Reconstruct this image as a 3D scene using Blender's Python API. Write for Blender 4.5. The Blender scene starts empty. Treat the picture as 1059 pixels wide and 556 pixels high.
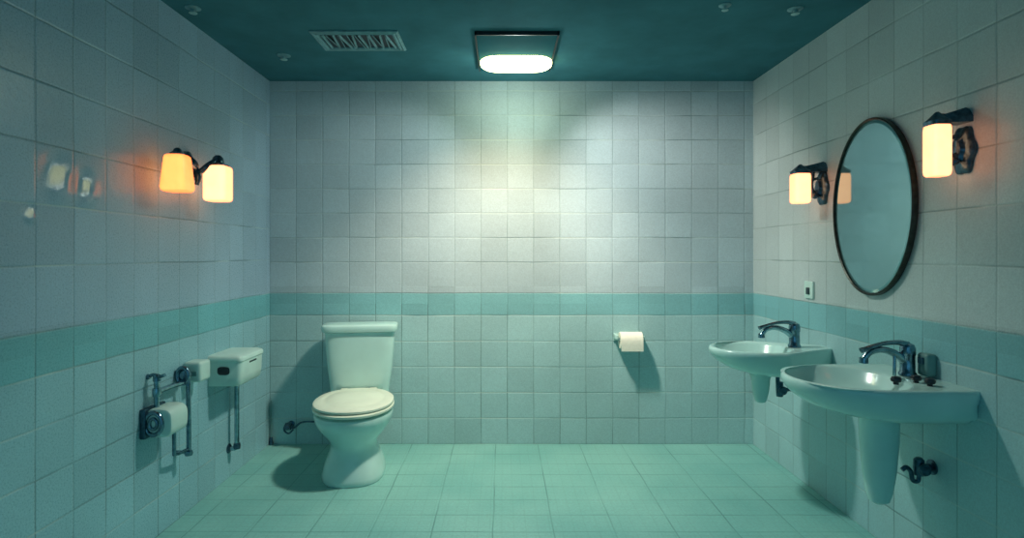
import bpy, bmesh, math, random
from mathutils import Vector, Matrix
random.seed(7)
PI = math.pi
scene = bpy.context.scene
COL = scene.collection

# ------------------------------------------------------------------ colour / material helpers
def lin(r, g, b):
    def f(c):
        c /= 255.0
        return c / 12.92 if c <= 0.04045 else ((c + 0.055) / 1.055) ** 2.4
    return (f(r), f(g), f(b), 1.0)

def setin(n, **kw):
    for k, v in kw.items():
        n.inputs[k.replace('_', ' ')].default_value = v

def base_mat(name):
    m = bpy.data.materials.new(name)
    m.use_nodes = True
    nt = m.node_tree
    return m, nt, nt.nodes['Principled BSDF']

def simple_mat(name, col, rough=0.4, metal=0.0, var=0.10, scale=14.0, bump=0.0, coat=0.0):
    """procedural: noise-varied colour and roughness"""
    m, nt, b = base_mat(name)
    tc = nt.nodes.new('ShaderNodeTexCoord')
    nz = nt.nodes.new('ShaderNodeTexNoise')
    setin(nz, Scale=scale, Detail=4.0)
    nt.links.new(tc.outputs['Object'], nz.inputs['Vector'])
    mr = nt.nodes.new('ShaderNodeMapRange')
    setin(mr, From_Min=0.3, From_Max=0.7, To_Min=1 - var, To_Max=1 + var)
    nt.links.new(nz.outputs['Fac'], mr.inputs['Value'])
    mx = nt.nodes.new('ShaderNodeVectorMath'); mx.operation = 'SCALE'
    mx.inputs[0].default_value = col[:3]
    nt.links.new(mr.outputs['Result'], mx.inputs['Scale'])
    nt.links.new(mx.outputs['Vector'], b.inputs['Base Color'])
    b.inputs['Roughness'].default_value = rough
    b.inputs['Metallic'].default_value = metal
    if coat:
        b.inputs['Coat Weight'].default_value = coat
        b.inputs['Coat Roughness'].default_value = 0.08
    if bump:
        bp = nt.nodes.new('ShaderNodeBump')
        setin(bp, Strength=bump, Distance=0.004)
        nt.links.new(nz.outputs['Fac'], bp.inputs['Height'])
        nt.links.new(bp.outputs['Normal'], b.inputs['Normal'])
    return m

def glow_mat(name, col_mid, col_edge, strength):
    """lit opal glass: emission with a soft procedural mottling and a warmer edge"""
    m, nt, b = base_mat(name)
    tc = nt.nodes.new('ShaderNodeTexCoord')
    nz = nt.nodes.new('ShaderNodeTexNoise')
    setin(nz, Scale=18.0, Detail=3.0)
    nt.links.new(tc.outputs['Object'], nz.inputs['Vector'])
    lw = nt.nodes.new('ShaderNodeLayerWeight')
    lw.inputs['Blend'].default_value = 0.35
    ad = nt.nodes.new('ShaderNodeMath'); ad.operation = 'MULTIPLY_ADD'
    nt.links.new(nz.outputs['Fac'], ad.inputs[0]); ad.inputs[1].default_value = 0.35
    nt.links.new(lw.outputs['Facing'], ad.inputs[2])
    rp = nt.nodes.new('ShaderNodeValToRGB')
    rp.color_ramp.elements[0].position = 0.15
    rp.color_ramp.elements[0].color = col_mid
    rp.color_ramp.elements[1].position = 0.95
    rp.color_ramp.elements[1].color = col_edge
    nt.links.new(ad.outputs[0], rp.inputs['Fac'])
    nt.links.new(rp.outputs['Color'], b.inputs['Emission Color'])
    b.inputs['Emission Strength'].default_value = strength
    b.inputs['Base Color'].default_value = (0.25, 0.2, 0.12, 1)
    b.inputs['Roughness'].default_value = 0.3
    return m

class NT:
    """tiny helper for math chains"""
    def __init__(s, nt): s.nt = nt
    def m(s, op, a, b=None, c=None):
        n = s.nt.nodes.new('ShaderNodeMath'); n.operation = op
        for i, v in enumerate((a, b, c)):
            if v is None: continue
            if isinstance(v, (int, float)): n.inputs[i].default_value = v
            else: s.nt.links.new(v, n.inputs[i])
        return n.outputs[0]
    def mixc(s, fac, a, b, blend='MIX'):
        n = s.nt.nodes.new('ShaderNodeMix'); n.data_type = 'RGBA'; n.blend_type = blend
        for sock, v in ((n.inputs[0], fac), (n.inputs[6], a), (n.inputs[7], b)):
            if isinstance(v, (int, float)): sock.default_value = v
            elif isinstance(v, tuple): sock.default_value = v
            else: s.nt.links.new(v, sock)
        return n.outputs[2]
    def rng(s, v, a, b, c, d, smooth=False):
        n = s.nt.nodes.new('ShaderNodeMapRange')
        if smooth: n.interpolation_type = 'SMOOTHSTEP'
        setin(n, From_Min=a, From_Max=b, To_Min=c, To_Max=d)
        s.nt.links.new(v, n.inputs['Value'])
        return n.outputs['Result']

BAND_TOP, BAND_LOW = 0.975, 0.832
EYE = 1.231

def tile_wall_mat(name, axis, off, period, up_rows, up_off, c_up, c_band, c_low, c_grout, rough=0.30, bumps=(), spec=0.4):
    m, nt, b = base_mat(name)
    h = NT(nt)
    tc = nt.nodes.new('ShaderNodeTexCoord')
    sp = nt.nodes.new('ShaderNodeSeparateXYZ')
    nt.links.new(tc.outputs['Object'], sp.inputs[0])
    u = sp.outputs[axis]; z = sp.outputs['Z']
    # the laying of the tiles wanders by a millimetre or two
    wob = nt.nodes.new('ShaderNodeTexNoise'); setin(wob, Scale=2.3, Detail=2.0)
    nt.links.new(tc.outputs['Object'], wob.inputs['Vector'])
    w = h.m('MULTIPLY', h.m('SUBTRACT', wob.outputs['Fac'], 0.5), 0.010)
    u2 = h.m('ADD', u, w); z2 = h.m('ADD', z, w)
    du = h.m('PINGPONG', h.m('ADD', u2, -off + 20 * period), period / 2)
    isup = h.m('GREATER_THAN', z2, 0.905)
    dlow = h.m('PINGPONG', h.m('ADD', z2, -BAND_LOW + 0.1664 * 10), 0.0832)
    dup_ = h.m('PINGPONG', h.m('ADD', z2, -up_off + up_rows * 10), up_rows / 2)
    dbt = h.m('ABSOLUTE', h.m('SUBTRACT', z2, BAND_TOP))
    # no upper course joint within 5 cm of the band edge
    far = h.m('GREATER_THAN', z2, BAND_TOP + 0.06)
    dup2 = h.m('MINIMUM', h.m('ADD', dup_, h.m('MULTIPLY', h.m('SUBTRACT', 1.0, far), 1.0)), dbt)
    dz = h.m('ADD', h.m('MULTIPLY', isup, dup2), h.m('MULTIPLY', h.m('SUBTRACT', 1.0, isup), dlow))
    d = h.m('MINIMUM', du, dz)
    joint = h.rng(d, 0.0008, 0.0042, 1.0, 0.0, True)
    # joints fade in and out (worn grout)
    fade = nt.nodes.new('ShaderNodeTexNoise'); setin(fade, Scale=3.1, Detail=3.0)
    nt.links.new(tc.outputs['Object'], fade.inputs['Vector'])
    fv = h.rng(fade.outputs['Fac'], 0.38, 0.62, 0.25, 0.85)
    # tile index random tone
    iu = h.m('FLOOR', h.m('DIVIDE', h.m('ADD', u2, -off + 20 * period), period))
    izl = h.m('FLOOR', h.m('DIVIDE', h.m('ADD', z2, -BAND_LOW + 0.1664 * 10), 0.1664))
    izu = h.m('FLOOR', h.m('DIVIDE', h.m('ADD', z2, -up_off + up_rows * 10), up_rows))
    iz = h.m('ADD', h.m('MULTIPLY', isup, h.m('ADD', izu, 40.0)), h.m('MULTIPLY', h.m('SUBTRACT', 1.0, isup), izl))
    cb = nt.nodes.new('ShaderNodeCombineXYZ')
    nt.links.new(iu, cb.inputs[0]); nt.links.new(iz, cb.inputs[1])
    wn = nt.nodes.new('ShaderNodeTexWhiteNoise'); wn.noise_dimensions = '3D'
    nt.links.new(cb.outputs[0], wn.inputs['Vector'])
    tone = h.rng(wn.outputs['Value'], 0.0, 1.0, 0.93, 1.06)
    # fine mottling and large stains
    g1 = nt.nodes.new('ShaderNodeTexNoise'); setin(g1, Scale=150.0, Detail=3.0, Roughness=0.7)
    nt.links.new(tc.outputs['Object'], g1.inputs['Vector'])
    g2 = nt.nodes.new('ShaderNodeTexNoise'); setin(g2, Scale=1.7, Detail=4.0)
    nt.links.new(tc.outputs['Object'], g2.inputs['Vector'])
    gr = h.rng(g1.outputs['Fac'], 0.3, 0.7, 0.89, 1.11)
    gs = h.rng(g2.outputs['Fac'], 0.3, 0.7, 0.92, 1.08)
    # colours by course
    wav = h.m('MULTIPLY', h.m('SUBTRACT', g1.outputs['Fac'], 0.5), 0.012)
    zz = h.m('ADD', z2, wav)
    f_up = h.rng(zz, BAND_TOP - 0.003, BAND_TOP + 0.003, 0, 1)
    f_band = h.rng(zz, BAND_LOW - 0.003, BAND_LOW + 0.003, 0, 1)
    c = h.mixc(f_band, c_low, c_band)
    c = h.mixc(f_up, c, c_up)
    sc = nt.nodes.new('ShaderNodeVectorMath'); sc.operation = 'SCALE'
    nt.links.new(c, sc.inputs[0])
    nt.links.new(h.m('MULTIPLY', h.m('MULTIPLY', tone, gr), gs), sc.inputs['Scale'])
    soft = h.rng(isup, 0, 1, 0.8, 0.45)
    jv = h.rng(du, 0.0008, 0.0042, 1.0, 0.0, True)
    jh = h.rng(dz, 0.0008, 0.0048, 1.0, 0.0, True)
    cfin = h.mixc(h.m('MULTIPLY', h.m('MULTIPLY', jv, fv), soft), sc.outputs[0], c_grout)
    # bed joints: highlight painted in as pale patches, plain dark grout between them
    hl_patch = h.rng(g2.outputs['Fac'], 0.44, 0.54, 0.0, 1.0)
    cbed = h.mixc(hl_patch, c_grout, GROUT_HIGHLIGHT)
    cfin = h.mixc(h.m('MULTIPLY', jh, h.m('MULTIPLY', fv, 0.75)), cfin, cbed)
    nt.links.new(cfin, b.inputs['Base Color'])
    # relief: cushion edge at each joint, wavy glaze, every tile a hair out of plane
    edge = h.rng(d, 0.0, 0.007, 0.0, 1.0, True)
    g3 = nt.nodes.new('ShaderNodeTexNoise'); setin(g3, Scale=26.0, Detail=2.0)
    nt.links.new(tc.outputs['Object'], g3.inputs['Vector'])
    tilt = h.m('MULTIPLY', h.m('SUBTRACT', wn.outputs['Value'], 0.5), h.m('MULTIPLY', z2, 1.2))
    hh = h.m('ADD', h.m('MULTIPLY', edge, 1.0), h.m('ADD', h.m('MULTIPLY', g3.outputs['Fac'], 0.9), h.m('MULTIPLY', g1.outputs['Fac'], 0.25)))
    hh = h.m('ADD', hh, tilt)
    # swollen, glossier spots in the glaze of a few tiles
    gloss = h.m('MULTIPLY', u, 0.0)
    for (bu, bz, sg, sy, sz) in bumps:
        a1 = h.m('DIVIDE', h.m('SUBTRACT', u, bu), sg); a2 = h.m('DIVIDE', h.m('SUBTRACT', z, bz), sg)
        r2 = h.m('ADD', h.m('MULTIPLY', a1, a1), h.m('MULTIPLY', a2, a2))
        g = h.m('EXPONENT', h.m('MULTIPLY', h.m('MULTIPLY', r2, r2), -0.06))
        lean = h.m('ADD', h.m('MULTIPLY', h.m('SUBTRACT', u, bu), sy), h.m('MULTIPLY', h.m('SUBTRACT', z, bz), sz))
        hh = h.m('ADD', hh, h.m('MULTIPLY', g, lean))
        gloss = h.m('MAXIMUM', gloss, h.rng(r2, 1.0, 3.0, 1.0, 0.0, True))
    ro = h.rng(g1.outputs['Fac'], 0.3, 0.7, rough, rough + 0.22)
    nt.links.new(h.m('MULTIPLY', ro, h.rng(gloss, 0, 1, 1.0, 0.30)), b.inputs['Roughness'])
    bp = nt.nodes.new('ShaderNodeBump'); setin(bp, Strength=0.55, Distance=0.0022)
    nt.links.new(hh, bp.inputs['Height'])
    nt.links.new(bp.outputs['Normal'], b.inputs['Normal'])
    b.inputs['Specular IOR Level'].default_value = spec
    return m

def floor_mat(name, c1, c2, c_grout):
    m, nt, b = base_mat(name)
    h = NT(nt)
    tc = nt.nodes.new('ShaderNodeTexCoord')
    sp = nt.nodes.new('ShaderNodeSeparateXYZ'); nt.links.new(tc.outputs['Object'], sp.inputs[0])
    wob = nt.nodes.new('ShaderNodeTexNoise'); setin(wob, Scale=3.0, Detail=2.0)
    nt.links.new(tc.outputs['Object'], wob.inputs['Vector'])
    w = h.m('MULTIPLY', h.m('SUBTRACT', wob.outputs['Fac'], 0.5), 0.012)
    x = h.m('ADD', sp.outputs['X'], w); y = h.m('ADD', sp.outputs['Y'], w)
    dx = h.m('PINGPONG', h.m('ADD', x, 0.04 + 0.27 * 20), 0.135)
    dy = h.m('PINGPONG', h.m('ADD', y, 0.09 + 0.166 * 20), 0.083)
    d = h.m('MINIMUM', dx, dy)
    joint = h.rng(d, 0.001, 0.0045, 1.0, 0.0, True)
    fade = nt.nodes.new('ShaderNodeTexNoise'); setin(fade, Scale=2.6, Detail=3.0)
    nt.links.new(tc.outputs['Object'], fade.inputs['Vector'])
    fv = h.rng(fade.outputs['Fac'], 0.38, 0.62, 0.2, 0.75)
    # small mosaic inside each slab
    bk = nt.nodes.new('ShaderNodeTexBrick')
    bk.offset = 0.0
    setin(bk, Scale=1.0, Mortar_Size=0.002, Brick_Width=0.054, Row_Height=0.0415)
    nt.links.new(tc.outputs['Object'], bk.inputs['Vector'])
    g1 = nt.nodes.new('ShaderNodeTexNoise'); setin(g1, Scale=80.0, Detail=3.0, Roughness=0.7)
    nt.links.new(tc.outputs['Object'], g1.inputs['Vector'])
    g2 = nt.nodes.new('ShaderNodeTexNoise'); setin(g2, Scale=2.2, Detail=4.0)
    nt.links.new(tc.outputs['Object'], g2.inputs['Vector'])
    c = h.mixc(h.rng(g2.outputs['Fac'], 0.35, 0.65, 0, 1), c1, c2)
    sc = nt.nodes.new('ShaderNodeVectorMath'); sc.operation = 'SCALE'
    nt.links.new(c, sc.inputs[0])
    k = h.m('MULTIPLY', h.rng(g1.outputs['Fac'], 0.3, 0.7, 0.88, 1.12), h.rng(bk.outputs['Fac'], 0, 1, 1.0, 0.93))
    nt.links.new(k, sc.inputs['Scale'])
    cf = h.mixc(h.m('MULTIPLY', joint, fv), sc.outputs[0], c_grout)
    nt.links.new(cf, b.inputs['Base Color'])
    nt.links.new(h.rng(g1.outputs['Fac'], 0.3, 0.7, 0.42, 0.62), b.inputs['Roughness'])
    bp = nt.nodes.new('ShaderNodeBump'); setin(bp, Strength=0.5, Distance=0.002)
    hh = h.m('ADD', h.rng(d, 0.0, 0.007, 0, 1, True), h.m('ADD', h.m('MULTIPLY', g1.outputs['Fac'], 0.4), h.m('MULTIPLY', bk.outputs['Fac'], -0.25)))
    nt.links.new(hh, bp.inputs['Height']); nt.links.new(bp.outputs['Normal'], b.inputs['Normal'])
    return m

# ------------------------------------------------------------------ materials
GROUT = lin(84, 112, 112)
UP = lin(170, 192, 198); BAND = lin(128, 184, 188); LOW = lin(158, 198, 200); GROUT_HIGHLIGHT = lin(196, 214, 206)
M = {}
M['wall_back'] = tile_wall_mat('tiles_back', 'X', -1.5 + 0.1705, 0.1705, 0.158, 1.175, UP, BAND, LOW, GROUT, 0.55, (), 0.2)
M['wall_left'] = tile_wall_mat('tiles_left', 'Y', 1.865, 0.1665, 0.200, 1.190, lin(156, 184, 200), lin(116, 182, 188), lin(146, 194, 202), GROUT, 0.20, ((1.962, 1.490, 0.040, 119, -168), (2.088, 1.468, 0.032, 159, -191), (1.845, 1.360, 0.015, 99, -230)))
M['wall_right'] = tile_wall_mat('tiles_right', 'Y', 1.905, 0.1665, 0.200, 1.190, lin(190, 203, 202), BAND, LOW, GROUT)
M['floor'] = floor_mat('floor_tiles', lin(136, 196, 188), lin(120, 184, 178), lin(76, 128, 126))
M['ceiling'] = simple_mat('ceiling_paint', lin(64, 118, 128), 0.9, 0, 0.14, 5.0, 0.3)
M['ceiling'].node_tree.nodes['Principled BSDF'].inputs['Specular IOR Level'].default_value = 0.1
M['porcelain'] = simple_mat('porcelain', lin(184, 224, 218), 0.22, 0, 0.04, 9.0, 0.0, 0.3)
M['seat'] = simple_mat('seat_plastic', lin(220, 234, 216), 0.3, 0, 0.05, 8.0)
M['chrome'] = simple_mat('aged_chrome', lin(140, 172, 182), 0.2, 1.0, 0.25, 40.0, 0.25)
M['dark_chrome'] = simple_mat('dark_chrome', lin(112, 142, 156), 0.2, 1.0, 0.35, 50.0, 0.4)
M['bracket'] = simple_mat('tarnished_metal', lin(66, 98, 114), 0.28, 0.8, 0.4, 55.0, 0.5)
M['bronze'] = simple_mat('mirror_rim', lin(62, 66, 62), 0.35, 0.8, 0.3, 40.0, 0.3)
M['mirror'] = simple_mat('mirror_glass', lin(125, 170, 174), 0.05, 0.6, 0.03, 3.0)
M['white_plastic'] = simple_mat('white_plastic', lin(196, 226, 216), 0.35, 0, 0.05, 10.0)
M['grey_plastic'] = simple_mat('grey_green_plastic', lin(104, 150, 148), 0.4, 0, 0.08, 20.0)
M['dark'] = simple_mat('dark_rubber', lin(20, 34, 42), 0.4, 0, 0.2, 40.0)
M['dark_part'] = simple_mat('dark_gap', lin(40, 62, 66), 0.6, 0, 0.1, 20.0)  # own dark colour of the switch rocker and the dryer slot
M['paper'] = simple_mat('toilet_paper', lin(238, 240, 224), 0.85, 0, 0.04, 60.0, 0.3)
M['vent'] = simple_mat('vent_metal', lin(112, 158, 164), 0.45, 0.2, 0.2, 30.0)
M['vent_slat'] = simple_mat('vent_slat_metal', lin(130, 172, 176), 0.4, 0.3, 0.25, 30.0)
M['lamp_panel'] = simple_mat('lamp_panel_paint', lin(22, 92, 102), 0.9, 0, 0.06, 8.0)
M['lamp_panel'].node_tree.nodes['Principled BSDF'].inputs['Specular IOR Level'].default_value = 0.1
M['shade_cream'] = glow_mat('shade_cream', (1.0, 0.36, 0.17, 1), (0.8, 0.20, 0.08, 1), 3.6)
M['shade_orange'] = glow_mat('shade_orange', (1.0, 0.27, 0.065, 1), (0.8, 0.12, 0.02, 1), 3.0)
M['lens'] = glow_mat('lamp_lens', (1.0, 0.96, 0.42, 1), (1.0, 0.97, 0.45, 1), 9.0)
M['pale'] = simple_mat('pale_fitting', lin(150, 190, 188), 0.35, 0.2, 0.1, 20.0)

# ------------------------------------------------------------------ mesh helpers
def link(name, bm, mat, parent=None, smooth=True, angle=40):
    bmesh.ops.remove_doubles(bm, verts=bm.verts[:], dist=1e-6)
    bmesh.ops.recalc_face_normals(bm, faces=bm.faces[:])
    me = bpy.data.meshes.new(name)
    bm.to_mesh(me); bm.free()
    me.materials.append(mat)
    if smooth:
        me.polygons.foreach_set('use_smooth', [True] * len(me.polygons))
        me.set_sharp_from_angle(angle=math.radians(angle))
    o = bpy.data.objects.new(name, me)
    COL.objects.link(o)
    if parent: o.parent = parent
    return o

def empty(name, loc, label, cat, group=None, rotz=0):
    o = bpy.data.objects.new(name, None)
    o.empty_display_size = 0.05
    COL.objects.link(o)
    o.location = loc; o.rotation_euler = (0, 0, rotz)
    o['label'] = label; o['category'] = cat
    if group: o['group'] = group
    return o

def tag(o, label, cat, group=None):
    o['label'] = label; o['category'] = cat
    if group: o['group'] = group
    return o

def struct(name, bm, mat, parent=None):
    o = link(name, bm, mat, parent, smooth=False)
    if not parent: o['kind'] = 'structure'
    return o

def loft(bm, loops, cap0=True, cap1=True):
    rings = [[bm.verts.new(p) for p in lp] for lp in loops]
    n = len(rings[0])
    for a, b in zip(rings, rings[1:]):
        for i in range(n):
            j = (i + 1) % n
            bm.faces.new((a[i], a[j], b[j], b[i]))
    if cap0: bm.faces.new(rings[0][::-1])
    if cap1: bm.faces.new(rings[-1])
    return rings

def sup(cx, cy, z, rx, ry, e=2.0, n=48):
    """superellipse loop in the plane z"""
    out = []
    for i in range(n):
        t = 2 * PI * i / n
        c, s = math.cos(t), math.sin(t)
        out.append((cx + rx * math.copysign(abs(c) ** (2 / e), c), cy + ry * math.copysign(abs(s) ** (2 / e), s), z))
    return out

def box(bm, c, s, bev=0.0, seg=2):
    """(rounded) box with centre c and size s"""
    r = bmesh.ops.create_cube(bm, size=1.0, matrix=Matrix.Translation(c) @ Matrix.Diagonal((*s, 1)))
    if bev:
        es = list({e for v in r['verts'] for e in v.link_edges})
        bmesh.ops.bevel(bm, geom=es, offset=bev, segments=seg, profile=0.6, affect='EDGES')

def smooth_path(pts, n=8):
    pts = [Vector(p) for p in pts]
    P = [pts[0] * 2 - pts[1]] + pts + [pts[-1] * 2 - pts[-2]]
    out = []
    for i in range(1, len(P) - 2):
        for k in range(n):
            t = k / n
            a, b, c, d = P[i - 1], P[i], P[i + 1], P[i + 2]
            out.append(0.5 * ((2 * b) + (-a + c) * t + (2 * a - 5 * b + 4 * c - d) * t * t + (-a + 3 * b - 3 * c + d) * t ** 3))
    out.append(pts[-1])
    return out

def tube(bm, pts, r, n=14, curved=False):
    """swept round tube; r a number or list along the path"""
    P = smooth_path(pts) if curved else [Vector(p) for p in pts]
    m = len(P)
    if not isinstance(r, (list, tuple)): rr = [r] * m
    else:
        rr = []
        for i in range(m):
            t = i / (m - 1) * (len(r) - 1); k = min(int(t), len(r) - 2)
            rr.append(r[k] + (r[k + 1] - r[k]) * (t - k))
    prev = None; loops = []
    for i, p in enumerate(P):
        if i == 0: T = P[1] - P[0]
        elif i == m - 1: T = P[-1] - P[-2]
        else: T = (P[i + 1] - P[i]).normalized() + (P[i] - P[i - 1]).normalized()
        T.normalize()
        if prev is None:
            up = Vector((0, 0, 1)) if abs(T.z) < 0.9 else Vector((1, 0, 0))
            N = T.cross(up).normalized()
        else:
            N = (prev - T * prev.dot(T)).normalized()
        prev = N; B = T.cross(N)
        loops.append([tuple(p + N * rr[i] * math.cos(2 * PI * k / n) + B * rr[i] * math.sin(2 * PI * k / n)) for k in range(n)])
    loft(bm, loops)

def lathe(bm, prof, origin, axis='Z', n=32):
    """prof: list of (radius, height along axis)"""
    o = Vector(origin)
    loops = []
    for r, h in prof:
        lp = []
        for k in range(n):
            a = 2 * PI * k / n
            c, s = r * math.cos(a), r * math.sin(a)
            v = {'Z': (c, s, h), 'X': (h, c, s), 'Y': (s, h, c)}[axis]
            lp.append(tuple(o + Vector(v)))
        loops.append(lp)
    loft(bm, loops)

# ------------------------------------------------------------------ the room
XL, XR, YB, YF, H = -1.5, 1.625, 3.75, -0.9, 2.344
T = 0.12
def slab(name, lo, hi, mat):
    bm = bmesh.new()
    c = [(a + b) / 2 for a, b in zip(lo, hi)]; s = [b - a for a, b in zip(lo, hi)]
    box(bm, c, s)
    return struct(name, bm, mat)
floor = slab('floor', (XL - T, YF, -0.1), (XR + T, YB + T, 0.0), M['floor'])
ceil = slab('ceiling', (XL - T, YF, H), (XR + T, YB + T, H + 0.1), M['ceiling'])
wl = slab('wall_left', (XL - T, YF, 0.0), (XL, YB, H), M['wall_left'])
wr = slab('wall_right', (XR, YF, 0.0), (XR + T, YB, H), M['wall_right'])
wb = slab('wall_back', (XL - T, YB, 0.0), (XR + T, YB + T, H), M['wall_back'])

# ------------------------------------------------------------------ toilet
t = empty('toilet', (-0.896, 3.728, 0), 'white ceramic close-coupled toilet with closed lid on the teal floor', 'toilet', rotz=math.radians(8))
# local: forward is -y
def tl(cy, z, rx, ry, e=2.0): return sup(0, -cy, z, rx, ry, e, 56)
bm = bmesh.new()
loft(bm, [tl(.455, 0.0000, .168, .235, 2.6), tl(.455, 0.0111, .172, .240, 2.6), tl(.455, 0.0324, .170, .236, 2.5), tl(.455, 0.0694, .160, .226, 2.4),
          tl(.455, 0.1203, .138, .205, 2.3), tl(.457, 0.1619, .126, .192, 2.2), tl(.46, 0.1896, .126, .192, 2.1), tl(.465, 0.2174, .142, .208, 2.1),
          tl(.462, 0.2498, .170, .232, 2.1), tl(.470, 0.2868, .196, .254, 2.1), tl(.474, 0.3191, .210, .266, 2.1), tl(.476, 0.3497, .216, .272, 2.1),
          tl(.476, 0.3600, .212, .268, 2.1), tl(.476, 0.3670, .196, .252, 2.1)])
# deck that carries the tank
dk = [[(x, -y, z) for x, y in ((-w, .03), (w, .03), (w + .01, .20), (w, .30), (-w, .30), (-w - .01, .20))] for z, w in ((.277, .13), (.333, .165), (.370, .17))]
loft(bm, dk)
bowl = link('bowl', bm, M['porcelain'], t)
bm = bmesh.new()
loft(bm, [tl(.475, 0.3730, .212, .268, 2.1), tl(.475, 0.3780, .221, .277, 2.1), tl(.475, 0.3880, .222, .278, 2.1), tl(.475, 0.3930, .214, .270, 2.1)])
link('seat', bm, M['seat'], t)['label'] = 'cream toilet seat ring'
bm = bmesh.new()
loft(bm, [tl(.470, 0.3965, .212, .266, 2.15), tl(.470, 0.4000, .219, .273, 2.15), tl(.470, 0.4100, .219, .273, 2.15), tl(.470, 0.4160, .210, .264, 2.15),
          tl(.465, 0.4170, .170, .215, 2.2), tl(.463, 0.4145, .160, .204, 2.2), tl(.462, 0.4190, .150, .192, 2.2), tl(.460, 0.4220, .08, .10, 2.2)])
lid = link('lid', bm, M['seat'], t); lid['label'] = 'closed cream toilet lid'
for s in (-1, 1):
    bm = bmesh.new(); box(bm, (s * .085, -.215, .394), (.045, .035, .044), .008)
    link('hinge', bm, M['seat'], t)
bm = bmesh.new()
def tk(z, w, d, e=5.0): return sup(0, -(.02 + .092), z, w, d, e, 64)
loft(bm, [tk(.366, .165, .070), tk(.375, .176, .078), tk(.44, .183, .082), tk(.52, .194, .087), tk(.62, .203, .090), tk(.70, .208, .092), tk(.748, .210, .092)])
link('tank', bm, M['porcelain'], t)
bm = bmesh.new()
def tkl(z, w, d, e=6.0): return sup(0, -(.02 + .095), z, w, d, e, 64)
loft(bm, [tkl(.750, .214, .094), tkl(.753, .224, .103), tkl(.765, .228, .107), tkl(.782, .229, .108), tkl(.791, .226, .105), tkl(.796, .216, .095), tkl(.798, .15, .06)])
link('tank_lid', bm, M['porcelain'], t)

# small supply valve on the back wall beside the toilet
v = empty('supply_valve', (-1.36, YB, .13), 'small tarnished supply valve low on the back wall left of the toilet', 'valve')
bm = bmesh.new()
lathe(bm, [(.022, 0), (.022, -.006), (.012, -.01), (.012, -.035)], (0, 0, 0), 'Y', 20)
lathe(bm, [(.016, -.022), (.016, .02)], (0, -.045, 0), 'Z', 16)
lathe(bm, [(.013, 0), (.018, -.004), (.018, -.02), (.010, -.026)], (0, -.06, 0), 'Y', 12)
link('valve_body', bm, M['bracket'], v)
bm = bmesh.new()
tube(bm, [(0, -.045, .0), (.03, -.045, -.012), (.07, -.045, .018), (.11, -.045, .028), (.18, -.045, .030), (.26, -.045, .05)], .006, 10, True)
link('hose', bm, M['bracket'], v)
bm = bmesh.new()
tube(bm, [(-.015, -.045, .02), (-.03, -.05, -.02), (0, -.055, -.045), (.03, -.05, -.02)], .0055, 10, True)
link('handle', bm, M['bracket'], v)

# thin pipe in the left corner
cp = empty('corner_pipe', (XL + .014, YB - .014, 0), 'thin dark pipe running down the left back corner to a small foot', 'pipe')
bm = bmesh.new(); lathe(bm, [(.0035, .03), (.0035, .28), (.002, .285)], (0, 0, 0), 'Z', 12); link('pipe', bm, M['grey_plastic'], cp)
bm = bmesh.new(); lathe(bm, [(.013, 0), (.013, .02), (.010, .03), (.010, .045), (.006, .05)], (0, 0, 0), 'Z', 16); link('foot', bm, M['bracket'], cp)

# ------------------------------------------------------------------ toilet roll on its holder
th = empty('toilet_paper_holder', (.817, YB, .69), 'white toilet paper holder bracket on the tiled back wall', 'holder')
bm = bmesh.new()
box(bm, (-.088, -.042, .012), (.020, .086, .034), .008, 3)
link('arm', bm, M['porcelain'], th)
bm = bmesh.new()
box(bm, (.082, -.040, .006), (.012, .080, .026), .005, 3)
link('arm', bm, M['porcelain'], th)
bm = bmesh.new()
lathe(bm, [(.010, -.08), (.010, .08)], (0, -.068, .0), 'X', 16)
link('spindle', bm, M['chrome'], th)
bm = bmesh.new()
loft(bm, [[(x, y, z) for x in (-.098,) for y, z in ((-.002, .03), (-.002, -.02), (-.01, -.02), (-.01, .03))],
          [(x, y, z) for x in (.09,) for y, z in ((-.002, .03), (-.002, -.02), (-.01, -.02), (-.01, .03))]])
link('back_plate', bm, M['porcelain'], th)
roll = empty('toilet_roll', (.817, YB - .068, .681), 'white toilet paper roll hanging on the back wall holder', 'toilet roll')
bm = bmesh.new()
pr = [(.020, -.070), (.050, -.070), (.053, -.067), (.053, .067), (.050, .070), (.020, .070)]
n = 40; loops = []
for r, hh in pr + [pr[0]]:
    loops.append([(hh, r * math.cos(2 * PI * k / n), r * math.sin(2 * PI * k / n)) for k in range(n)])
loft(bm, loops, False, False)
link('roll', bm, M['paper'], roll)
bm = bmesh.new()
sh = [(-.0535 * math.sin(a), .0535 * math.cos(a)) for a in [PI * .1 * i for i in range(0, 6)]]
sh += [(-.0538, -.02), (-.0532, -.045), (-.0525, -.062)]
loft(bm, [[(x, y, z) for x in (-.069,)] + [(.069, y, z)] + [(.069, y - .0012, z)] + [(-.069, y - .0012, z)] for y, z in sh])
link('loose_sheet', bm, M['paper'], roll)

# ------------------------------------------------------------------ washbasins on the right wall
def ray_outline(poly, c, n):
    out = []
    for i in range(n):
        a = 2 * PI * i / n
        d = Vector((math.cos(a), math.sin(a)))
        best = None
        for p, q in zip(poly, poly[1:] + poly[:1]):
            p2 = Vector(p) - c; e = Vector(q) - Vector(p)
            den = d.x * e.y - d.y * e.x
            if abs(den) < 1e-9: continue
            tt = (p2.x * e.y - p2.y * e.x) / den
            ss = (p2.x * d.y - p2.y * d.x) / den
            if tt > 0 and -1e-6 <= ss <= 1 + 1e-6 and (best is None or tt < best): best = tt
        out.append(c + d * best)
    return out

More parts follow.
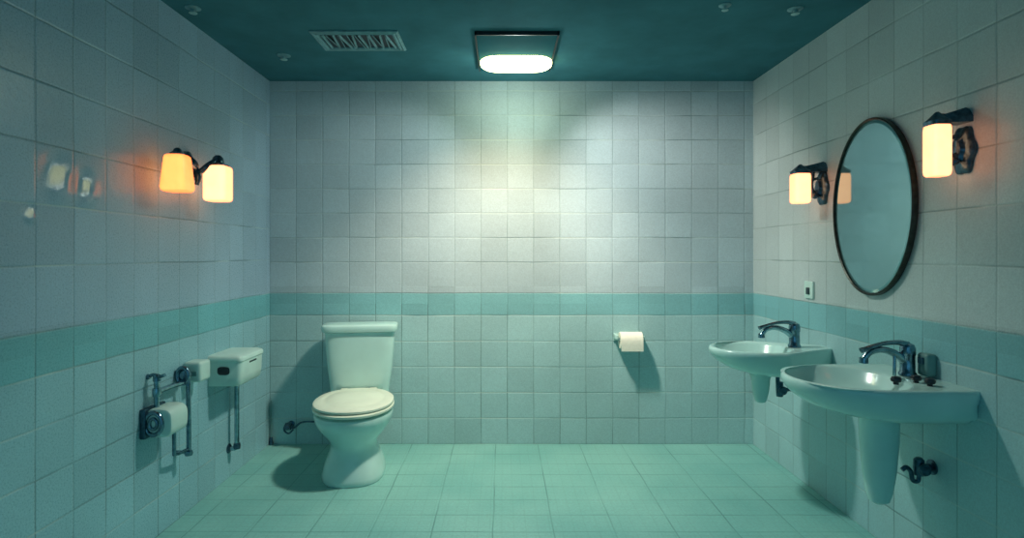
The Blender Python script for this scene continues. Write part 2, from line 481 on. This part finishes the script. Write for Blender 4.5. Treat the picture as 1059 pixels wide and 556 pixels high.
def basin_poly(P, W, back=0.0, straight=.36, wb=1.0):
    pts = [(back, -W / 2 * wb), (P * straight, -W / 2)]
    for i in range(1, 24):
        a = -PI / 2 + PI * i / 24
        ca, sa = math.cos(a), math.sin(a)
        pts.append((P * straight + P * (1 - straight) * abs(ca) ** .82, W / 2 * math.copysign(abs(sa) ** .95, sa)))
    pts += [(P * straight, W / 2), (back, W / 2 * wb)]
    return pts

def washbasin(name, y, z, P, W, label, shroud_u, shroud_h, shroud_r, knobs, straight=.36, wb=1.0, bc=.60, bu=.375):
    """local frame: +u points off the wall (world -X), v along the wall"""
    root = empty(name, (XR, y, z), label, 'sink', 'wall-hung washbasins')
    N = 120
    c = Vector((P * .56, 0))
    def at(u, v, zz): return (-u, v, zz)
    def sec(sp, sw, zz, inset=0.0):
        pts = ray_outline(basin_poly(P * sp - inset, (W * sw) - 2 * inset, -.003, straight, wb), Vector((P * sp * .5, 0)), N)
        return [at(p.x, p.y, zz) for p in pts]
    def ell(su, sv, zz, cu=None):
        cu = cu if cu is not None else P * bc
        out = []
        for i in range(N):
            a = 2 * PI * i / N
            ca, sa = math.cos(a), math.sin(a)
            out.append(at(cu + su * math.copysign(abs(ca) ** .9, ca), sv * math.copysign(abs(sa) ** .9, sa), zz))
        return out
    bm = bmesh.new()
    a_u, a_v = P * bu, W / 2 - .026
    loops = [sec(.34, .40, -.130), sec(.54, .64, -.127), sec(.72, .82, -.116), sec(.85, .92, -.094), sec(.94, .972, -.062), sec(.985, .994, -.034),
             sec(1.0, 1.0, -.016), sec(1.0, 1.0, -.006), sec(1.0, 1.0, 0.002, .003), sec(1.0, 1.0, .006, .009), sec(1.0, 1.0, .006, .014),
             ell(a_u + .006, a_v + .004, .0035), ell(a_u, a_v, .000), ell(a_u - .006, a_v - .006, -.008), ell(a_u * .90, a_v * .88, -.040), ell(a_u * .72, a_v * .70, -.075), ell(a_u * .42, a_v * .42, -.096), ell(a_u * .10, a_v * .12, -.104)]
    loft(bm, loops)
    link('basin', bm, M['porcelain'], root, angle=50)
    bm = bmesh.new(); lathe(bm, [(.026, -.104), (.026, -.0985), (.018, -.097), (.004, -.0985)], at(P * bc, 0, 0), 'Z', 24)
    link('drain', bm, M['chrome'], root)
    bm = bmesh.new()
    su = shroud_u
    pr = [(1.28, -.112), (1.20, -.132), (1.0, -.155), (.97, -.155 - shroud_h * .25), (.84, -.155 - shroud_h * .6), (.68, -.155 - shroud_h * .85), (.52, -.155 - shroud_h * .96), (.20, -.155 - shroud_h)]
    loft(bm, [[at(su + shroud_r * k * 1.05 * math.cos(2 * PI * i / 40), shroud_r * k * math.sin(2 * PI * i / 40), zz) for i in range(40)] for k, zz in pr])
    sh = link('pedestal', bm, M['porcelain'], root)
    for (u, v) in knobs:
        bm = bmesh.new()
        lathe(bm, [(.009, .000), (.009, .008), (.016, .011), (.018, .019), (.014, .027), (.004, .030)], at(u, v, .003), 'Z', 14)
        k = link('knob', bm, M['dark'], root); k['label'] = 'small dark knob on the basin deck'
    return root

near = washbasin('washbasin', 2.215, .757, .535, .50, 'large white washbasin nearest the viewer, on the right wall below the oval mirror', .185, .325, .066,
                 [(.205, -.125), (.115, -.10), (.105, -.155)])
far = washbasin('washbasin', 2.915, .757, .575, .40, 'smaller white washbasin farther back on the right wall near the corner', .325, .12, .042, [], .48, .30, .64, .30)

def mixer(y, z, u, k, label, rod):
    root = empty('faucet', (XR - u, y, z), label, 'faucet', 'chrome mixer faucets')
    bm = bmesh.new()
    lathe(bm, [(.031 * k, 0), (.031 * k, .008 * k), (.026 * k, .014 * k), (.025 * k, .075 * k), (.027 * k, .080 * k), (.027 * k, .104 * k), (.022 * k, .118 * k), (.010 * k, .124 * k)], (0, 0, 0), 'Z', 28)
    link('body', bm, M['dark_chrome'], root)
    bm = bmesh.new()
    tube(bm, [(-.01 * k, 0, .055 * k), (-.05 * k, 0, .083 * k), (-.10 * k, 0, .098 * k), (-.145 * k, 0, .088 * k), (-.168 * k, 0, .062 * k)], [.017 * k, .015 * k, .013 * k, .012 * k, .012 * k], 16, True)
    sp = link('spout', bm, M['chrome'], root)
    bm = bmesh.new(); lathe(bm, [(.015 * k, .012 * k), (.016 * k, -.008 * k), (.012 * k, -.010 * k)], (-.169 * k, 0, .055 * k), 'Z', 18)
    link('aerator', bm, M['dark_chrome'], sp)
    bm = bmesh.new()
    tube(bm, [(.0, 0, .116 * k), (-.04 * k, -.004, .126 * k), (-.10 * k, -.008, .122 * k), (-.165 * k, -.010, .104 * k), (-.186 * k, -.010, .096 * k)], [.014 * k, .010 * k, .008 * k, .008 * k, .011 * k], 12, True)
    link('lever', bm, M['dark_chrome'], root)
    if rod:
        bm = bmesh.new(); tube(bm, [(-.055, -.006, 0), (-.055, -.006, .072), (-.045, -.004, .085)], .0065, 10); link('lift_rod', bm, M['chrome'], root)
    return root
mixer(2.235, .7632, .062, 1.0, 'chrome lever faucet on the nearest, larger washbasin', True)
mixer(2.915, .7632, .155, .98, 'chrome curved faucet on the farther, smaller washbasin', False)

# water traps / angle valves on the wall below the basins
def angle_valve(y, z, k, label, sgn=1):
    root = empty('angle_valve', (XR, y, z), label, 'valve', 'valves under the washbasins')
    bm = bmesh.new()
    lathe(bm, [(.034 * k, 0), (.034 * k, -.006 * k), (.022 * k, -.012 * k)], (0, 0, 0), 'X', 24)
    lathe(bm, [(.016 * k, -.010 * k), (.016 * k, -.06 * k)], (0, 0, 0), 'X', 16)
    lathe(bm, [(.022 * k, -.035 * k), (.024 * k, .0), (.022 * k, .035 * k), (.012 * k, .045 * k)], (-.062 * k, 0, 0), 'Z', 18)
    link('valve_body', bm, M['bracket'], root)
    bm = bmesh.new()
    tube(bm, [(-.062 * k, 0, -.03 * k), (-.066 * k, 0, -.062 * k), (-.09 * k, 0, -.060 * k), (-.10 * k, 0, -.02 * k), (-.12 * k, 0, 0), (-.14 * k, 0, -.012 * k)], .010 * k, 12, True)
    link('pipe', bm, M['bracket'], root)
    bm = bmesh.new()
    lathe(bm, [(.008 * k, 0), (.008 * k, -.03 * k), (.026 * k, -.032 * k), (.028 * k, -.04 * k), (.022 * k, -.05 * k)], (-.062 * k, 0, .0), 'Y', 18)
    link('handle', bm, M['bracket'], root)
angle_valve(2.19, .425, .82, 'dark tarnished valve on the right wall under the larger washbasin')
bm = bmesh.new()
av = empty('angle_valve', (XR, 2.93, .545), 'small dark valve on the right wall under the farther washbasin', 'valve', 'valves under the washbasins')
tube(bm, [(0, 0, 0), (-.12, 0, 0), (-.215, -.0, .0), (-.232, 0, .012), (-.232, 0, .05), (-.232, 0, .070)], .010, 12); link('pipe', bm, M['bracket'], av)
bm = bmesh.new(); lathe(bm, [(.008, 0), (.008, -.02), (.02, -.022), (.022, -.03), (.016, -.036)], (-.218, 0, 0), 'Y', 16)
lathe(bm, [(.016, -.035), (.018, 0), (.016, .04)], (-.222, 0, 0), 'Z', 16); link('valve_body', bm, M['bracket'], av)
bm = bmesh.new(); lathe(bm, [(.03, 0), (.03, -.006), (.012, -.012)], (0, 0, 0), 'X', 20); link('flange', bm, M['bracket'], av)

# small soap dispenser on the wall above the near basin
sd = empty('soap_dispenser', (XR, 2.19, .812), 'small grey-green soap dispenser on the right wall behind the larger washbasin', 'soap dispenser')
bm = bmesh.new(); box(bm, (-.020, 0, .0), (.040, .055, .085), .012, 3); link('body', bm, M['grey_plastic'], sd)
bm = bmesh.new(); box(bm, (-.044, 0, .016), (.010, .024, .026), .004, 2); link('button', bm, M['bracket'], sd)

# light switch
sw = empty('light_switch', (XR, 3.055, 1.04), 'small white light switch on the right wall above the farther washbasin', 'light switch')
bm = bmesh.new(); box(bm, (-.006, 0, 0), (.012, .085, .090), .004, 2); link('plate', bm, M['white_plastic'], sw)
bm = bmesh.new(); box(bm, (-.014, 0, -.006), (.008, .030, .036), .003, 2); link('rocker', bm, M['dark_part'], sw)

# ------------------------------------------------------------------ oval mirror
mr = empty('oval_mirror', (XR, 2.53, 1.434), 'oval wall mirror with thin dark rim on the right wall', 'mirror')
def ov(x, k): return [(x, k[0] * math.cos(2 * PI * i / 96), k[1] * math.sin(2 * PI * i / 96)) for i in range(96)]
bm = bmesh.new()
A, B_ = .275, .387
loops = [ov(0, (A - .02, B_ - .02)), ov(-.004, (A - .002, B_ - .002)), ov(-.018, (A, B_)), ov(-.026, (A - .002, B_ - .002)), ov(-.028, (A - .006, B_ - .006)), ov(-.024, (A - .011, B_ - .011)), ov(-.012, (A - .012, B_ - .012))]
loft(bm, loops, True, False)
link('rim', bm, M['bronze'], mr)
bm = bmesh.new()
loft(bm, [ov(-.012, (A - .011, B_ - .011)), ov(-.016, (A - .0115, B_ - .0115)), ov(-.0185, (A - .026, B_ - .026))])
link('glass', bm, M['mirror'], mr, angle=3)

# ------------------------------------------------------------------ wall sconces
def shade(parent, x, y, z, w, h, mat, taper=1.0):
    bm = bmesh.new()
    ww = w / 2
    loft(bm, [sup(x, y, z - h / 2, ww * .80, ww * .80, 5, 40), sup(x, y, z - h / 2 + .006, ww * .95, ww * .95, 5, 40), sup(x, y, z - h / 2 + .018, ww, ww, 5, 40), sup(x, y, z, ww * (1 + taper) / 2, ww * (1 + taper) / 2, 5, 40),
              sup(x, y, z + h / 2 - .018, ww * taper, ww * taper, 5, 40), sup(x, y, z + h / 2 - .006, ww * .95 * taper, ww * .95 * taper, 5, 40), sup(x, y, z + h / 2, ww * .80 * taper, ww * .80 * taper, 5, 40)])
    return link('lamp_shade', bm, mat, parent)

def sconce_right(y, z, h, w, so, label):
    root = empty('wall_sconce', (XR, y, z), label, 'wall lamp', 'single sconces beside the mirror')
    s = shade(root, -so, 0, 0, w, h, M['shade_cream'])
    bm = bmesh.new()      # ornate wall plate
    loft(bm, [[(x, ry * math.cos(2 * PI * i / 40) * (1 + .10 * math.cos(6 * 2 * PI * i / 40)), rz * math.sin(2 * PI * i / 40) * (1 + .06 * math.cos(6 * 2 * PI * i / 40)), ) for i in range(40)] for x, ry, rz in ((0, .05, .085), (-.010, .05, .085), (-.018, .040, .072), (-.022, .026, .05), (-.034, .020, .035))])
    link('wall_plate', bm, M['bracket'], root)
    bm = bmesh.new()
    tube(bm, [(-.02, 0, -.01), (-.05, 0, -.03), (-.066, 0, .02), (-.055, 0, .07), (-.07, 0, h / 2 + .025), (-so, 0, h / 2 + .028)], [.012, .012, .011, .010, .010, .010], 12, True)
    tube(bm, [(-.03, 0, .05), (-.055, 0, .04), (-.062, 0, .0), (-.045, 0, -.02)], .007, 10, True)
    lathe(bm, [(.004, 0), (.016, .008), (.018, .016), (.012, .026), (.004, .030)], (-.05, -.012, -.055), 'Z', 16)
    link('arm', bm, M['bracket'], root)
    bm = bmesh.new()
    loft(bm, [sup(-so, 0, h / 2 - .004, w * .46, w * .46, 5, 40), sup(-so, 0, h / 2 + .010, w * .50, w * .50, 5, 40), sup(-so, 0, h / 2 + .020, w * .36, w * .36, 4, 40), sup(-so, 0, h / 2 + .034, w * .20, w * .20, 3, 40), sup(-so, 0, h / 2 + .044, w * .08, w * .08, 2, 40)])
    link('cap', bm, M['bracket'], root)
    bm = bmesh.new()
    loft(bm, [[(x, sy * wy, h / 2 + zz) for sy, zz in ((-1, .004), (1, .004), (1, .024), (.55, top), (-.55, top), (-1, .024))] for x, wy, top in ((-so * .86, .022, .034), (-so * .5, .026, .044), (-.012, .034, .056), (0, .036, .050))])
    link('wall_bracket', bm, M['bracket'], root)
    return root
sconce_right(2.035, 1.592, .182, .068, .098, 'lit single sconce on the right wall, on the near side of the mirror')
sconce_right(2.93, 1.560, .152, .082, .118, 'lit single sconce on the right wall, between the mirror and the corner')

root = empty('wall_sconce', (XL, 2.68, 1.57), 'double-shade wall sconce with dark bracket on the left wall', 'wall lamp')
s1 = shade(root, .105, -.185, .005, .112, .158, M['shade_orange'], .80); s1['label'] = 'orange glowing lamp shade'
s2 = shade(root, .118, .145, 0, .112, .172, M['shade_cream']); s2['label'] = 'cream glowing lamp shade'
bm = bmesh.new()
loft(bm, [[(x, .075 + ry * math.cos(2 * PI * i / 32), .06 + rz * math.sin(2 * PI * i / 32)) for i in range(32)] for x, ry, rz in ((0, .055, .085), (.014, .055, .085), (.024, .04, .065), (.05, .024, .04))])
link('wall_plate', bm, M['bracket'], root)
bm = bmesh.new()
tube(bm, [(.03, .075, .06), (.06, .03, .062), (.085, -.08, .072), (.105, -.185, .086)], .014, 12, True)
tube(bm, [(.03, .075, .06), (.06, .085, .05), (.095, .10, .085), (.118, .145, .118)], .014, 12, True)
tube(bm, [(.035, .075, .07), (.065, .065, .03), (.060, .060, -.015)], [.018, .016, .010], 12, True)
link('arm', bm, M['bracket'], root)
for (x, y, z) in ((.105, -.185, .084), (.118, .145, .086)):
    bm = bmesh.new()
    k = .62 if y < 0 else 1
    loft(bm, [sup(x, y, z - .004, .040 * k, .040 * k, 4, 32), sup(x, y, z + .008, .042 * k, .042 * k, 4, 32), sup(x, y, z + .016, .026 * k, .026 * k, 3, 32), sup(x, y, z + .016 + .024 * k * k, .024 * k, .024 * k, 2, 32), sup(x, y, z + .018 + .034 * k * k, .012 * k, .012 * k, 2, 32)])
    link('cap', bm, M['bracket'], root)

# ------------------------------------------------------------------ white box with a pipe on the left wall
hd = empty('hand_dryer', (XL, 3.10, .63), 'white box-shaped hand dryer with dark outlet on the left wall', 'hand dryer')
bm = bmesh.new()
loft(bm, [[(x * s + (1 - s) * 0, y * sy, z) for x, y in ((0, -.14), (.148, -.14), (.158, -.136), (.166, -.126), (.168, -.115), (.168, .115), (.164, .130), (.150, .14), (0, .14))]
          for z, s, sy in ((-.078, .90, .95), (-.070, .95, .98), (-.03, .985, 1.0), (.03, 1.0, 1.0), (.046, 1.0, 1.0))])
link('body', bm, M['white_plastic'], hd)
bm = bmesh.new()
loft(bm, [[(x * s, y * sy, z) for x, y in ((0, -.145), (.150, -.145), (.163, -.141), (.172, -.130), (.174, -.118), (.174, .118), (.170, .134), (.154, .145), (0, .145))]
          for z, s, sy in ((.047, .985, .985), (.050, 1.0, 1.0), (.062, 1.0, 1.0), (.072, .97, .98), (.078, .88, .93), (.080, .6, .7))])
link('lid', bm, M['white_plastic'], hd)
bm = bmesh.new()
loft(bm, [[(.080 + rx * c_, y, .002 + rz * s_) for c_, s_ in [(math.copysign(abs(math.cos(2 * PI * i / 32)) ** .6, math.cos(2 * PI * i / 32)), math.copysign(abs(math.sin(2 * PI * i / 32)) ** .6, math.sin(2 * PI * i / 32))) for i in range(32)]]
          for y, rx, rz in ((-.136, .031, .021), (-.143, .031, .021), (-.145, .026, .016), (-.1425, .022, .013))])
o = link('outlet', bm, M['dark'], hd); o['label'] = 'dark oval outlet'
bm = bmesh.new(); box(bm, (.1675, .005, .030), (.006, .085, .009), .003, 2); o = link('slot', bm, M['dark_part'], hd); o['label'] = 'thin dark slot'
bm = bmesh.new()
tube(bm, [(.045, .085, -.076), (.045, .085, -.45), (.043, .085, -.462), (.034, .085, -.468), (0, .085, -.468)], .0125, 16)
lathe(bm, [(.020, 0), (.020, .02), (.014, .024)], (.045, .085, -.10), 'Z', 18)
link('pipe', bm, M['chrome'], hd)
bm = bmesh.new(); lathe(bm, [(.026, 0), (.026, .005), (.016, .012)], (0, .085, -.468), 'X', 20)
lathe(bm, [(.017, -.014), (.019, 0), (.017, .016)], (.046, .085, -.455), 'Z', 16)
link('flange', bm, M['bracket'], hd)

# small white dispenser
ds = empty('paper_dispenser', (XL, 2.775, .672), 'small white dispenser box on the left wall beside the chrome pipework', 'dispenser')
bm = bmesh.new(); box(bm, (.042, 0, 0), (.084, .10, .096), .016, 3); link('body', bm, M['white_plastic'], ds)
bm = bmesh.new(); box(bm, (.052, -.0505, -.006), (.030, .008, .022), .004, 2); link('window', bm, M['grey_plastic'], ds)

# flush valve pipework
fv = empty('flush_valve', (XL, 2.56, .60), 'chrome flush valve pipework with a white drum on the left wall', 'valve')
bm = bmesh.new()     # white drum
loft(bm, [sup2 for sup2 in [[(.066 + rx * math.copysign(abs(math.cos(2 * PI * i / 40)) ** .6, math.cos(2 * PI * i / 40)), y, -.078 + rz * math.copysign(abs(math.sin(2 * PI * i / 40)) ** .6, math.sin(2 * PI * i / 40))) for i in range(40)]
          for y, rx, rz in ((-.145, .048, .050), (-.140, .056, .058), (-.125, .060, .061), (-.02, .058, .060), (-.008, .052, .054), (.0, .04, .04))]])
d_ = link('drum', bm, M['white_plastic'], fv); d_['label'] = 'white drum-shaped housing'
bm = bmesh.new()
n = 32
for rx, rz, yy, rr in ((.036, .046, -.146, .0095), (.016, .022, -.147, .007)):
    pts = [(.050 + rx * math.cos(2 * PI * i / n), yy, -.078 + rz * math.sin(2 * PI * i / n)) for i in range(n + 1)]
    tube(bm, pts, rr, 10)
link('ring', bm, M['dark_chrome'], d_)
bm = bmesh.new()     # wall bracket of the drum
box(bm, (.012, -.085, -.078), (.024, .15, .125), .006, 2)
link('bracket', bm, M['bracket'], fv)
bm = bmesh.new()     # vertical stub from the drum, and run along the wall
tube(bm, [(.040, -.105, -.02), (.040, -.105, .095)], .011, 14)
tube(bm, [(.040, -.105, .045), (.040, .0, .045), (.042, .11, .040)], .012, 14)
lathe(bm, [(.016, -.018), (.018, 0), (.016, .018)], (.040, -.105, .045), 'Z', 16)
link('pipe', bm, M['chrome'], fv)
bm = bmesh.new()     # lever tap
lathe(bm, [(.015, 0), (.015, .022), (.008, .03)], (.040, -.105, .092), 'Z', 16)
tube(bm, [(.005, -.105, .110), (.025, -.105, .118), (.055, -.105, .112), (.075, -.105, .118)], .0075, 10, True)
lathe(bm, [(.010, -.01), (.012, 0), (.010, .01)], (.003, -.105, .110), 'X', 12)
link('tap_handle', bm, M['dark_chrome'], fv)
bm = bmesh.new()     # round dial with open ring
pts = [(.034 + .026 * math.cos(2 * PI * i / n), .105, .070 + .037 * math.sin(2 * PI * i / n)) for i in range(n + 1)]
tube(bm, pts, .010, 12)
lathe(bm, [(.026, .135), (.026, .110), (.016, .102), (.004, .100)], (.034, 0, .070), 'Y', 22)
link('dial', bm, M['dark_chrome'], fv)
bm = bmesh.new()     # long down pipe, and short return
tube(bm, [(.052, .108, .085), (.058, .108, .040), (.058, .108, -.02), (.060, .108, -.18), (.060, .108, -.285)], .0105, 14)
tube(bm, [(.054, .0, -.10), (.054, .0, -.255), (.056, .03, -.262), (.060, .105, -.268)], .0085, 12)
lathe(bm, [(.016, -.296), (.018, -.288), (.016, -.275)], (.060, .108, 0), 'Z', 16)
tube(bm, [(.060, .108, -.280), (.03, .108, -.282), (0, .108, -.282)], .009, 12)
link('down_pipe', bm, M['dark_chrome'], fv)

# ------------------------------------------------------------------ ceiling vent
cv = empty('ceiling_vent', (-.742, 3.03, H), 'rectangular teal ceiling vent with angled slats left of the lamp', 'vent')
W2, D2 = .222, .135
bm = bmesh.new()
def rect(w, d, z): return [(-w, -d, z), (w, -d, z), (w, d, z), (-w, d, z)]
loft(bm, [rect(W2, D2, 0), rect(W2, D2, -.006), rect(W2 - .010, D2 - .010, -.013), rect(W2 - .018, D2 - .018, -.008), rect(W2 - .026, D2 - .026, -.014), rect(W2 - .036, D2 - .036, -.010), rect(W2 - .040, D2 - .040, -.001)], False, False)
link('frame', bm, M['vent'], cv, smooth=False)
bm = bmesh.new()
box(bm, (0, 0, -.0015), (2 * (W2 - .038), 2 * (D2 - .038), .002))
link('backing', bm, M['dark'], cv)
bm = bmesh.new(); ns = 15
for i in range(ns):
    x = -(W2 - .045) + (i + .5) * 2 * (W2 - .045) / ns
    a = .55 if i % 2 else -.45
    q = [(x - .004 + s * .0, -(D2 - .04), -.003) for s in (0,)]
    dx = .009 * a
    sk = .012 * math.sin(i * 1.9)
    loft(bm, [[(x - .0035 - sk, y0, -.003), (x + .0015 - sk, y0, -.003), (x + .0015 + dx - sk, y0, -.012), (x - .0035 + dx - sk, y0, -.012)] if y0 < 0 else
              [(x - .0035 + sk, y0, -.003), (x + .0015 + sk, y0, -.003), (x + .0015 + dx + sk, y0, -.012), (x - .0035 + dx + sk, y0, -.012)] for y0 in (-(D2 - .042), D2 - .042)])
link('slat', bm, M['vent_slat'], cv, smooth=False)

# ------------------------------------------------------------------ ceiling lamp
lp = empty('ceiling_lamp', (.08, 3.20, H), 'lit ceiling lamp with rounded lens near the back wall', 'ceiling lamp')
bm = bmesh.new()
loft(bm, [[(x, y, z) for x, y in ((-.213, -.29), (.205, -.29), (.205, .29), (-.213, .29))] for z in (0, -.012)] + [[(x, y, -.016) for x, y in ((-.207, -.284), (.199, -.284), (.199, .284), (-.207, .284))]])
link('housing', bm, M['lamp_panel'], lp, smooth=False)
bm = bmesh.new()
for a, b in (((-.213, -.292), (.205, -.292)), ((-.213, -.292), (-.213, .29)), ((.205, -.292), (.205, .29))):
    cx, cy = (a[0] + b[0]) / 2, (a[1] + b[1]) / 2
    box(bm, (cx, cy, -.010), (abs(a[0] - b[0]) + .008, abs(a[1] - b[1]) + .008, .020))
o = link('edge_trim', bm, M['dark'], lp, smooth=False); o['label'] = 'dark edge of the lamp housing'
bm = bmesh.new()
def cap(z, k, kk):
    out = []
    L, R = .205 - .105, .105
    for i in range(48):
        a = 2 * PI * i / 48
        x = R * k * math.cos(a) + (L if math.cos(a) >= 0 else -L) * kk; y = R * 1.05 * k * math.sin(a)
        out.append((x + .002, .125 + y, z))
    return out
loft(bm, [cap(-.016, 1.0, 1), cap(-.030, 1.0, 1), cap(-.040, .96, 1), cap(-.048, .85, 1), cap(-.052, .6, 1)])
link('lens', bm, M['lens'], lp)

# small ceiling fittings
for i, (x, y, r, lab) in enumerate(((-1.225, 3.26, .022, 'small pale ceiling fitting near the left back corner'),
                             (1.335, 2.64, .020, 'small pale ceiling fitting above the right wall sconces'),
                             (1.00, 2.60, .016, 'tiny pale ceiling fitting at the top edge right of the lamp'),
                             (-1.40, 2.63, .020, 'small dim ceiling fitting at the top of the left wall'))):
    f = empty('sprinkler', (x, y, H), lab, 'sprinkler', 'small ceiling fittings')
    bm = bmesh.new(); lathe(bm, [(r * 1.7, 0), (r * 1.7, -.003), (r * 1.2, -.008), (r * .5, -.010)], (0, 0, 0), 'Z', 20); link('rosette', bm, M['vent'], f)
    bm = bmesh.new(); lathe(bm, [(r * .4, -.008), (r * .35, -.020), (r * .9, -.022), (r * .9, -.025), (r * .2, -.028)], (0, 0, 0), 'Z', 16); link('head', bm, M['pale'], f)

# ------------------------------------------------------------------ lights
def light(kind, name, loc, energy, col, **kw):
    l = bpy.data.lights.new(name, kind); l.energy = energy; l.color = col
    for k, v_ in kw.items(): setattr(l, k, v_)
    o = bpy.data.objects.new(name, l); COL.objects.link(o); o.location = loc
    return o
def aim(o, p):
    o.rotation_euler = (Vector(p) - Vector(o.location)).to_track_quat('-Z', 'Y').to_euler()
aim(light('SPOT', 'ceiling_lamp_light', (0.08, 2.94, 2.26), 104, (0.95, 1, 0.92), shadow_soft_size=.06, spot_size=math.radians(140), spot_blend=1.0), (0.08, 2.86, 0))
aim(light('SPOT', 'ceiling_lamp_light', (-0.02, 3.05, 2.26), 26, (0.92, 0.98, 0.95), shadow_soft_size=.06, spot_size=math.radians(80), spot_blend=1.0), (-1.0, 3.75, 1.38))
aim(light('SPOT', 'ceiling_lamp_light', (0.18, 3.05, 2.26), 64, (1, 0.92, 0.84), shadow_soft_size=.06, spot_size=math.radians(80), spot_blend=1.0), (1.18, 3.75, 1.38))
aim(light('SPOT', 'ceiling_lamp_light', (0.06, 2.88, 2.26), 74, (1, 0.6, 0.34), shadow_soft_size=.06, spot_size=math.radians(98), spot_blend=1.0), (0.0, 3.75, 0.7))
light('POINT', 'lamp_light', (0.08, 3.36, 2.12), 3.6, (0.85, 1, 0.96), shadow_soft_size=.05)

w = bpy.data.worlds.new('World'); scene.world = w; w.use_nodes = True
bg = w.node_tree.nodes['Background']
bg.inputs[0].default_value = (.17, .54, .74, 1); bg.inputs[1].default_value = 0.6

# ------------------------------------------------------------------ camera
cd = bpy.data.cameras.new('Camera'); cam = bpy.data.objects.new('Camera', cd); COL.objects.link(cam)
cam.location = (0, 0, EYE); cam.rotation_euler = (PI / 2, 0, 0)
cd.sensor_width = 36; cd.lens = 600 / 1059 * 36
cd.shift_x = (529.5 - 519) / 1059; cd.shift_y = -(278 - 262) / 1059
cd.clip_start = .02
scene.camera = cam
scene.view_settings.view_transform = 'Standard'
scene.view_settings.look = 'None'
scene.view_settings.exposure = 0.0
